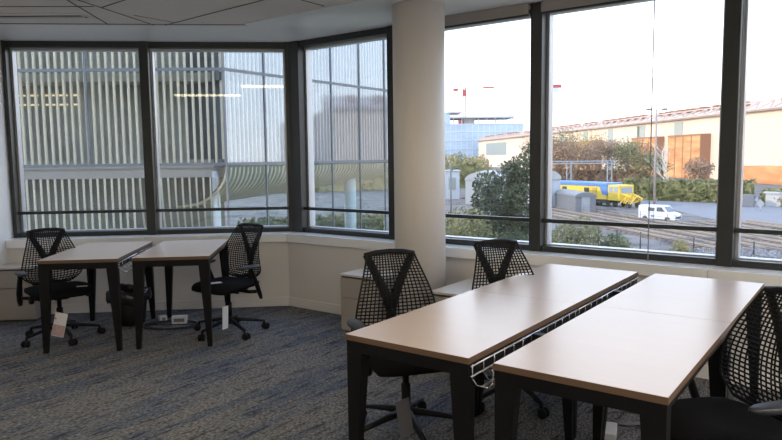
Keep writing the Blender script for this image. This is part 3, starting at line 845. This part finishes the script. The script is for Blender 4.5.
def shrub(x, y, r, h, mt, lb, n=1400, size=.13):
    tree('shrub', (x, y), [((0, 0, h * .5), (r, r, h * .5)), ((r * .5, 0, h * .35), (r * .7, r * .7, h * .35)), ((-r * .5, 0, h * .4), (r * .6, r * .6, h * .4))], n, size, mt, lb, 'shrub', (.06, h * .5), None, bs)
shrub(5.3, 46, 1.9, 3.6, M['leafolive'], 'olive brown shrub low beside the column, left of the dark tree', 1900)
shrub(8.6, 45, 1.5, 1.8, M['leafdark'], 'low dark shrub at the foot of the leafy tree', 1000)
shrub(12.6, 44, 1.7, 3.1, M['leafolive'], 'olive shrub right of the window post, below the grey shed', 1500)
shrub(14.9, 43, 1.0, 1.9, M['leafgreen'], 'green shrub at the bank edge below the railings', 900)
shrub(19.2, 43.0, .6, 1.5, M['leafyel'], 'thin yellow green shrub in front of the tracks', 500, .10)
def scrub():
    m = MB()
    for _ in range(150):
        x = random.uniform(19.6, 25.6); y = random.uniform(40.5, 45) 
        leaves(m, (x, y, .25), (.5, .5, .4), 22, .07)
        m.tube([(x, y, 0), (x + random.uniform(-.3, .3), y, random.uniform(.3, .9))], .012, 4)
    for _v in range(len(m.v)): m.v[_v] = (m.v[_v][0], m.v[_v][1], m.v[_v][2] + G)
    o = m.build('dry_scrub', leafmat('dry_grey_scrub', (.20, .19, .18), (.38, .36, .35), (.55, .53, .52)))
    tag(o, 'dry grey scrub covering the bank below the tracks', 'scrub', kind='stuff')
scrub()
# clipped hedge and rows by the hall
def hedge(p, q, w, h, n, mt, lb, size=.32):
    root = tag(empty('hedge', (p[0], p[1], G)), lb, 'hedge', 'hedges along the hall')
    m = MB(); d = Vector((q[0] - p[0], q[1] - p[1], 0)); nrm = Vector((-d.y, d.x, 0)).normalized()
    m.prism([nrm * w * .4, d + nrm * w * .4, d - nrm * w * .4, -nrm * w * .4], 0, h * .9)
    for _ in range(n):
        t = random.random(); c = d * t + nrm * random.uniform(-w / 2, w / 2) + Vector((0, 0, random.uniform(0, h)))
        leaves(m, c, (.4, .4, .25), 2, size)
    m.build('hedge_foliage', mt, root)
hedge((37.5, 104), (50, 90), 1.6, 3.2, 2600, M['leafgreen'], 'trimmed olive hedge behind the van, up to the wide window post')
hedge((50.5, 88), (56, 76), 1.6, 2.2, 1400, M['leafgreen'], 'lower olive hedge at the right edge beyond the window post')
hedge((27, 128), (44, 112), 2, 4.2, 2000, M['leafrust'], 'rust brown hedge row behind the yellow rail machine', .4)
hedge((-11, 47), (-1, 52), 2.2, 2.6, 1500, M['leafgreen'], 'dark green hedge seen through the street level glass of the fin building', .25)
# bare autumn trees
def branch(mb, p, d, ln, r, depth):
    q = p + d * ln
    mb.tube([p, (p + q) / 2 + Vector((random.gauss(0, .04), random.gauss(0, .04), 0)) * ln, q], [r, r * .8, r * .62], 5 if depth > 1 else 3, smooth=False)
    if depth == 0: return [q]
    out = []
    for _ in range(3):
        nd = (d + Vector((random.gauss(0, .42), random.gauss(0, .42), random.uniform(-.05, .35)))).normalized()
        out += branch(mb, p + (q - p) * random.uniform(.55, 1), nd, ln * random.uniform(.6, .8), r * .6, depth - 1)
    return out
def bare(x, y, h, lm, lb, white=False, nl_=260):
    root = tag(empty('bare_tree', (x, y, G)), lb, 'tree', 'autumn trees before the hall')
    m = MB(); tips = branch(m, Vector((0, 0, 0)), Vector((0, 0, 1)), h * .38, h * .022, 4)
    m.build('branches', M['barkw'] if white else M['bark'], root)
    if lm:
        m = MB()
        for c in tips: leaves(m, c, (h * .14, h * .14, h * .13), max(2, nl_ // len(tips)), .19)
        leaves(m, (0, 0, h * .50), (h * .30, h * .30, h * .46), nl_, .20)
        m.build('foliage', lm, root)
Tl = [(546, 118, 10.5, 'leafrust', 0), (561, 122, 11, 'leafolive', 0), (572, 116, 10, 'leafrust', 0), (588, 126, 11.5, 'leafyel', 0), (600, 118, 9.5, 'leafrust', 0),
      (614, 120, 9.5, 'leafrust', 0), (628, 115, 9.0, 'leafgreen', 0), (641, 118, 9.5, 'leafrust', 1), (649, 112, 7.5, 'leafgreen', 0), (668, 108, 8.5, None, 1), (697, 106, 6.5, 'leafrust', 0)]
names = ['rust brown autumn tree just right of the dark window post', 'dark olive autumn tree behind the train tail', 'rust brown tree behind the overhead gantry, left one', 'yellowish autumn tree behind the middle of the gantry',
         'rust brown tree above the train middle', 'reddish brown tree above the train roof end', 'green tinged tree above the yellow machine cab', 'pale-barked reddish tree left of the tall lamp mast',
         'small green tree behind the tall lamp mast', 'bare white-barked tree before the big brick block', 'low rust brown tree near the wide window post']
for (px, y, h, lm, w), lb in zip(Tl, names):
    bare((px - 391) / 652.4 * y * 1.0, y, h * 1.08, M[lm] if lm else None, lb, bool(w), 900)
for i, (px, y, h, lm) in enumerate(((449, 150, 8.0, 'leafyel'), (459, 160, 8.6, 'leafolive'), (470, 150, 7.4, 'leafyel'), (480, 170, 8, 'leafyel'))):
    x = (px - 391) / 652.4 * y
    tree('autumn_tree', (x, y), [((0, 0, h * .55), (2.6, 2.6, h * .42)), ((1.8, 0, h * .4), (1.8, 2, h * .3)), ((-1.8, 0, h * .4), (1.8, 2, h * .3))], 900, .35, M[lm],
         ['yellow autumn tree nearest the column', 'tall olive autumn tree, second right from the column', 'yellow autumn tree behind the white arched shed', 'yellow autumn tree half behind the dark leafy tree'][i], 'tree', (.2, h * .5), None, 'distant yellow autumn trees')
# wooded bank far away behind left building and low backdrop
hedge((-60, 120), (20, 150), 4, 5.5, 1500, M['leafolive'], 'distant tree line seen through the glass of the fin building', .6)

# --- sheds
def shed(name, loc, rz, w, d, h, arch, mw, mr, lb):
    root = tag(empty(name, (loc[0], loc[1], G), rz), lb, 'shed')
    m = MB(); m.box(-w / 2, w / 2, 0, d, 0, h); m.build('shed_wall', mw, root)
    m = MB(); n = 12; vs = []; fs = []
    for yy in (-.12, d + .12):
        for q in range(n + 1):
            t = pi * q / n; vs.append((-cos(t) * (w / 2 + .1), yy, h + sin(t) * arch))
    for q in range(n): fs.append((q, q + 1, n + 1 + q + 1, n + 1 + q))
    fs.append(tuple(range(n + 1))[::-1]); fs.append(tuple(range(n + 1, 2 * n + 2)))
    m.add(vs, fs, False); m.build('arched_roof', mr, root)
    m = MB(); m.box(-.5, .5, -.06, 0, 0, min(2.0, h)); m.build('shed_door', mat('shed_door_' + name, (.34, .36, .38), .6), root)
    return root
M['shedg'] = mat('grey_corrugated_sheet', (.17, .18, .20), .5, noise=(1, .08, (14, 14, .2)))
M['shedw'] = mat('white_shed_sheet', (.42, .42, .41), .6)
shed('grey_shed', (23.5, 78.5), .05, 2.5, 8.5, 2.05, .55, M['shedg'], M['shedg'], 'low grey corrugated shed with a curved roof in front of the yellow train')
shed('white_shed', (13.6, 96), -.25, 5.2, 9, 3.6, 1.2, M['shedw'], M['shedw'], 'white arched shed left of the dark leafy tree')
shed('blue_grey_shed', (20.8, 86), .3, 3.6, 5, 3.9, 1.2, mat('blue_grey_sheet', (.42, .45, .50), .6), M['shedw'], 'blue grey gabled shed behind the curved roof shed, at the window post')
root = tag(empty('site_cabin', (9.2, 108, G)), 'pale site cabin with windows right beside the column', 'cabin')
m = MB(); m.box(-2.2, 2.2, 0, 4, 0, 4.6); m.build('cabin_body', mat('cabin_panel', (.50, .53, .56), .6), root)
m = MB(); m.box(-1.6, -.4, -.05, 0, 1.6, 3.6); m.box(.4, 1.6, -.05, 0, 1.6, 3.6); m.build('cabin_window', M['hglass'], root)
m = MB(); m.box(-2.4, 2.4, -.2, 4.2, 4.6, 4.8); m.build('cabin_roof', M['shedw'], root)

# --- train
M['ty'] = mat('train_yellow', (.80, .55, .06), .45); M['tb'] = mat('train_blue', (.10, .24, .55), .4); M['td'] = mat('train_dark', (.05, .05, .055), .6)
tdir = Vector((32.5 - 24.6, 85.5 - 101)); tl = tdir.length; trz = math.atan2(tdir.y, tdir.x)
troot = tag(empty('track_maintenance_train', (24.6, 101, G), trz), 'yellow track maintenance train with a blue roof, behind the grey shed', 'train')
b0, b1 = -4, tl - 4.2
m = MB(); m.box(b0, b1, -1.4, 1.4, .95, 2.75); m.build('train_body', M['ty'], troot, bevel=.08)
m = MB(); m.box(b0 - .1, b1 + .1, -1.45, 1.45, 2.7, 3.25); m.hexa([(b1 - .7, -1.44, 1.55), (b1 + .08, -1.44, 1.55), (b1 + .08, 1.44, 1.55), (b1 - .7, 1.44, 1.55)], [(b1 - 1.4, -1.44, 2.72), (b1 + .08, -1.44, 2.72), (b1 + .08, 1.44, 2.72), (b1 - 1.4, 1.44, 2.72)]); m.build('train_roof', M['tb'], troot, bevel=.1)
m = MB(); m.box(b0, b1, -1.2, 1.2, .45, .95); m.build('underframe', M['td'], troot)
for x in (b0 + 4.5, b0 + 8.5, b1 - 4.2):
    m = MB(); m.box(x, x + .9, -1.46, -1.39, 1.9, 2.5); m.build('train_window', M['td'], troot)
m = MB(); m.box(b0 + 1, b0 + 3.4, -1.46, -1.39, 1.2, 2.4); m.box(b0 + 6, b0 + 7.4, -1.46, -1.39, 1.6, 2.5); m.build('grille', M['td'], troot)
m = MB(); m.box(b1 - 2.6, b1 - 1.8, -1.47, -1.39, 1.0, 2.6); m.build('train_door', mat('train_door_yellow', (.55, .38, .06), .5), troot)
m = MB(); m.box(b1 + .1, b1 + 2.2, -1.35, 1.35, .9, 3.0); m.build('machine_cab', M['ty'], troot, bevel=.1)
m = MB(); m.box(b1 + .4, b1 + 1.1, -1.38, -1.33, 2.0, 2.75); m.box(b1 + 1.3, b1 + 2.0, -1.38, -1.33, 2.0, 2.75); m.box(b1 + 2.17, b1 + 2.24, -1.0, 1.0, 1.9, 2.7); m.build('cab_window', mat('cab_glass', (.35, .40, .45), .2), troot)
m = MB()
for q in range(7):
    x = b1 + 2.3 + q * .28
    m.tube([(x, -1.2 + .3 * (q % 3), .6), (x + .25, -.4, 1.5 + .25 * (q % 2)), (x, .9, .8)], .09, 5, smooth=False)
m.tube([(b1 + 2.1, -1.0, 1.9), (b1 + 3.6, -.9, 1.5), (b1 + 3.8, -.2, .7), (b1 + 4.1, .9, 1.2), (b1 + 2.1, 1.0, 1.9)], .1, 5, smooth=False)
m.build('front_gear', M['ty'], troot)
for x in (b0 + 1, b0 + 3, b1 - 4, b1 - 1.8, b1 + 1, b1 + 3.4):
    for s in (-1, 1):
        m = MB(); m.tube([(x, s * .72, .45), (x, s * .86, .45)], .43, 16); m.build('wheel', M['td'], troot)

# --- van
M['vanw'] = mat('van_white_paint', (.80, .82, .85), .25, coat=.4); M['vglass'] = mat('van_glass', (.10, .12, .15), .15)
vd = Vector((.66, -.75)); vrz = math.atan2(vd.y, vd.x)
vroot = tag(empty('delivery_van', (27.0, 69.9, G), vrz), 'white delivery van parked beside the tracks', 'van')
prof = [(0, .35), (0, 1.75), (.15, 1.85), (2.7, 1.85), (3.0, 1.78), (3.55, 1.15), (4.25, .98), (4.4, .75), (4.4, .32)]
def extr(mb, pr, y0, y1):
    n = len(pr); mb.add([(x, y0, z) for x, z in pr] + [(x, y1, z) for x, z in pr], [tuple(range(n)), tuple(range(n, 2 * n))[::-1]] + [(i, n + i, n + (i + 1) % n, (i + 1) % n) for i in range(n)])
m = MB(); extr(m, prof, -.9, .9); m.build('van_body', M['vanw'], vroot, bevel=.06)
m = MB(); m.hexa([(3.07, -.78, 1.18), (3.58, -.78, 1.18), (3.58, .78, 1.18), (3.07, .78, 1.18)], [(2.9, -.7, 1.74), (3.06, -.7, 1.74), (3.06, .7, 1.74), (2.9, .7, 1.74)]); 
m.build('windscreen', M['vglass'], vroot)
m = MB(); extr(m, [(2.25, 1.2), (2.25, 1.68), (2.85, 1.68), (3.25, 1.2)], -.915, .915); extr(m, [(1.2, 1.2), (1.2, 1.62), (2.0, 1.62), (2.0, 1.2)], -.912, -.89); m.build('side_window', M['vglass'], vroot)
m = MB(); m.box(4.38, 4.44, -.6, .6, .45, .68); m.build('grille', M['td'], vroot)
for y in (-.72, .72):
    m = MB(); m.box(4.20, 4.42, y - .13, y + .13, .72, .88); m.build('headlight', M['alu'], vroot)
for x in (.85, 3.55):
    for s in (-1, 1):
        m = MB(); m.tube([(x, s * .70, .33), (x, s * .92, .33)], .33, 18); m.build('wheel', M['td'], vroot)
m = MB(); m.box(1.6, 2.0, -.93, -.9, .55, .8); m.build('side_stripe', M['tb'], vroot)

vroot.scale = (.9, .9, .93)
# --- railway tracks
def track(x0, y0, x1, y1, lb):
    a = Vector((x0, y0, 0)); d = Vector((x1, y1, 0)) - a; ln = d.length; rz = math.atan2(d.y, d.x)
    root = tag(empty('railway_track', (x0, y0, G), rz), lb, 'railway track', 'railway tracks in the yard')
    m = MB(); m.hexa([(0, -1.42, 0), (ln, -1.42, 0), (ln, 1.42, 0), (0, 1.42, 0)], [(0, -1.25, .14), (ln, -1.25, .14), (ln, 1.25, .14), (0, 1.25, .14)]); m.build('ballast', M['ballast'], root)
    m = MB(); x = .3
    while x < ln: m.box(x, x + .24, -1.2, 1.2, .14, .22); x += .7
    o = m.build('sleepers', mat('sleeper', (.26, .20, .16), .9) if 'slp' not in M else M['slp'], root); M['slp'] = o.data.materials[0]
    for s in (-.72, .72):
        m = MB(); m.box(0, ln, s - .035, s + .035, .22, .37); m.build('rail', M['railm'], root)
tk = [((25.2, 42.0), (13.2, 110), 'nearest railway track, just above the scrub'), ((28.6, 42), (16.5, 112), 'second railway track from the window side'), ((32, 42), (19.5, 116), 'third railway track, passing below the van'),
      ((35.4, 42), (31.5, 66), 'short railway track ending right of the van'), ((39.4, 42), (35.5, 66), 'outermost railway track at the right window')]
for a, b, lb in tk: track(*a, *b, lb)
# --- fence posts and bank railing
for i, (x, y, h) in enumerate(((16.2, 50.6, 1.5), (16.8, 48.2, 1.5), (18.4, 47.8, 1.4), (21.0, 44.9, 1.3), (23.9, 42.6, 1.3))):
    m = MB(); m.tube([(0, 0, 0), (0, 0, h)], .045, 6)
    tag(m.build('fence_post', M['td'], loc=(x, y, G)), ['dark fence post just right of the shrubs under the window post', 'dark fence post below the yellow train', 'dark fence post below the machine cab', 'dark fence post in the scrub below the van', 'dark fence post at the foot of the wide window post'][i], 'fence post', 'fence posts along the bank')
root = tag(empty('yard_fence', (27.0, 66.8, G), -1.25), 'thin wire fence in front of the grey shed and van', 'fence')
m = MB()
for q in range(12): m.tube([(-14 + q * 2, 0, 0), (-14 + q * 2, 0, 1.1)], .035, 5)
for z in (.4, .75, 1.08): m.tube([(-14, 0, z), (8, 0, z)], .02, 4)
m.build('fence_mesh', M['gcable'], root)
# --- lamp mast, gantry, poles
root = tag(empty('lamp_mast', (33.6, 83, G)), 'tall slim lamp mast behind the van with two lamp heads', 'lamp mast')
m = MB(); m.tube([(0, 0, 0), (0, 0, 6), (0, 0, 12.6)], [.16, .13, .08], 8); m.build('mast', M['cwhite'], root)
m = MB(); m.tube([(-.9, 0, 12.6), (.9, 0, 12.6)], .05, 6); m.box(-1.3, -.7, -.2, .2, 12.55, 12.8); m.box(.7, 1.3, -.2, .2, 12.55, 12.8); m.build('lamp_head', M['gcable'], root)
m = MB(); m.tube([(0, 0, 0), (0, 0, 6.4)], .09, 6); m.tube([(0, 0, 5.8), (.7, 0, 6.2)], .04, 5)
tag(m.build('catenary_pole', M['gcable'], loc=(5.35, 58, G)), 'slim grey pole right beside the column in front of the yellow trees', 'pole')
root = tag(empty('overhead_gantry', (25.4, 112, G), -.2), 'grey overhead line gantry above the yellow train', 'gantry')
M['gal'] = mat('galvanised_steel', (.33, .36, .40), .5)
for x in (-1.0, 5.0, 11.6):
    m = MB()
    for s in (-.35, .35): m.tube([(x + s, 0, 0), (x + s, 0, 6.0)], .10, 5, smooth=False)
    for q in range(5): m.tube([(x - .35, 0, q * 1.1 + .3), (x + .35, 0, q * 1.1 + 1.1)], .05, 4, smooth=False)
    m.tube([(x - .9, 0, 5.9), (x, 0, 4.9)], .06, 4); m.tube([(x + .9, 0, 5.9), (x, 0, 4.9)], .06, 4)
    m.build('gantry_post', M['gal'], root)
m = MB(); m.box(-2.6, 12.6, -.15, .15, 5.55, 5.7); m.box(-2.6, 12.6, -.15, .15, 5.95, 6.1)
for q in range(19): m.tube([(-2.6 + q * .8, 0, 5.6), (-2.2 + q * .8, 0, 6.05)], .05, 4, smooth=False)
m.build('gantry_beam', M['gal'], root)
# small yard things
root = tag(empty('site_container', (52.3, 83.4, G), -.9), 'pale concrete container at the right edge near the low hedge', 'container')
m = MB(); m.box(-4, 4, 0, 2.4, 0, 1.7); m.build('container_body', M['fconc'], root); m = MB(); m.prism([(-4.2, -.2), (4.2, -.2), (4.2, 2.6), (-4.2, 2.6)], 1.7, 1.95); m.build('container_roof', mat('container_roof', (.45, .47, .50), .6), root)
m = MB(); m.box(-.8, .8, 0, 1.0, 0, 1.6); tag(m.build('utility_cabinet', M['shedg'], loc=(46.8, 85.5, G), rz=-.6, bevel=.05), 'small pale utility cabinet just right of the wide window post', 'cabinet')
m = MB(); m.tube([(0, 0, 0), (0, 0, .7)], .05, 5); m.add([(0, 0, .45), (.5, 0, .95), (0, 0, 1.45), (-.5, 0, .95), (0, -.05, .45), (.5, -.05, .95), (0, -.05, 1.45), (-.5, -.05, .95)], [(0, 1, 2, 3), (7, 6, 5, 4), (0, 4, 5, 1), (1, 5, 6, 2), (2, 6, 7, 3), (3, 7, 4, 0)])
tag(m.build('track_sign', M['shedw'], loc=(44.6, 78.5, G)), 'small white diamond shaped sign by the road at right', 'sign')

# ================================================================== light, sky, camera
w = bpy.data.worlds.new('sky'); sc.world = w; w.use_nodes = True
nt = w.node_tree; bg = nt.nodes['Background']
tc = nt.nodes.new('ShaderNodeTexCoord'); sx = nt.nodes.new('ShaderNodeSeparateXYZ'); nt.links.new(tc.outputs['Generated'], sx.inputs[0])
cr = nt.nodes.new('ShaderNodeValToRGB'); nt.links.new(sx.outputs['Z'], cr.inputs['Fac'])
e = cr.color_ramp.elements
e[0].position = 0; e[0].color = (1.0, .94, .90, 1); e[1].position = 1; e[1].color = (.34, .48, .80, 1)
q = e.new(.12); q.color = (.93, .95, 1.0, 1); q = e.new(.4); q.color = (.62, .74, .98, 1)
nt.links.new(cr.outputs['Color'], bg.inputs['Color']); bg.inputs['Strength'].default_value = 1.75
sun = bpy.data.lights.new('sun', 'SUN'); sun.energy = 1.5; sun.angle = radians(.6); sun.color = (1.0, .83, .60)
so = bpy.data.objects.new('sun', sun); COL.objects.link(so)
so.rotation_euler = Vector((1.0, .11, -.36)).to_track_quat('-Z', 'Y').to_euler()

cam = bpy.data.cameras.new('camera'); co = bpy.data.objects.new('camera', cam); COL.objects.link(co)
cam.sensor_width = 36; cam.sensor_fit = 'HORIZONTAL'; cam.lens = 652.3874 / 782 * 36; cam.clip_start = .05; cam.clip_end = 3000
PITCH, ROLL = .0963, -.0119
fw = Vector((0, cos(PITCH), -sin(PITCH))); rt0 = Vector((1, 0, 0)); up0 = rt0.cross(fw)
rt = rt0 * cos(ROLL) + up0 * sin(ROLL); up = -rt0 * sin(ROLL) + up0 * cos(ROLL)
R = Matrix((rt, up, -fw)).transposed()
co.rotation_euler = R.to_euler(); co.location = (0, 0, 1.5076)
sc.camera = co
sc.view_settings.view_transform = 'Standard'; sc.view_settings.look = 'None'
sc.view_settings.gamma = 1; sc.view_settings.use_curve_mapping = False; sc.view_settings.exposure = 1.0
try:
    sc.cycles.use_denoising = True
    sc.cycles.max_bounces = 10; sc.cycles.transparent_max_bounces = 24; sc.cycles.diffuse_bounces = 6
    sc.cycles.sample_clamp_indirect = 8
except Exception: pass
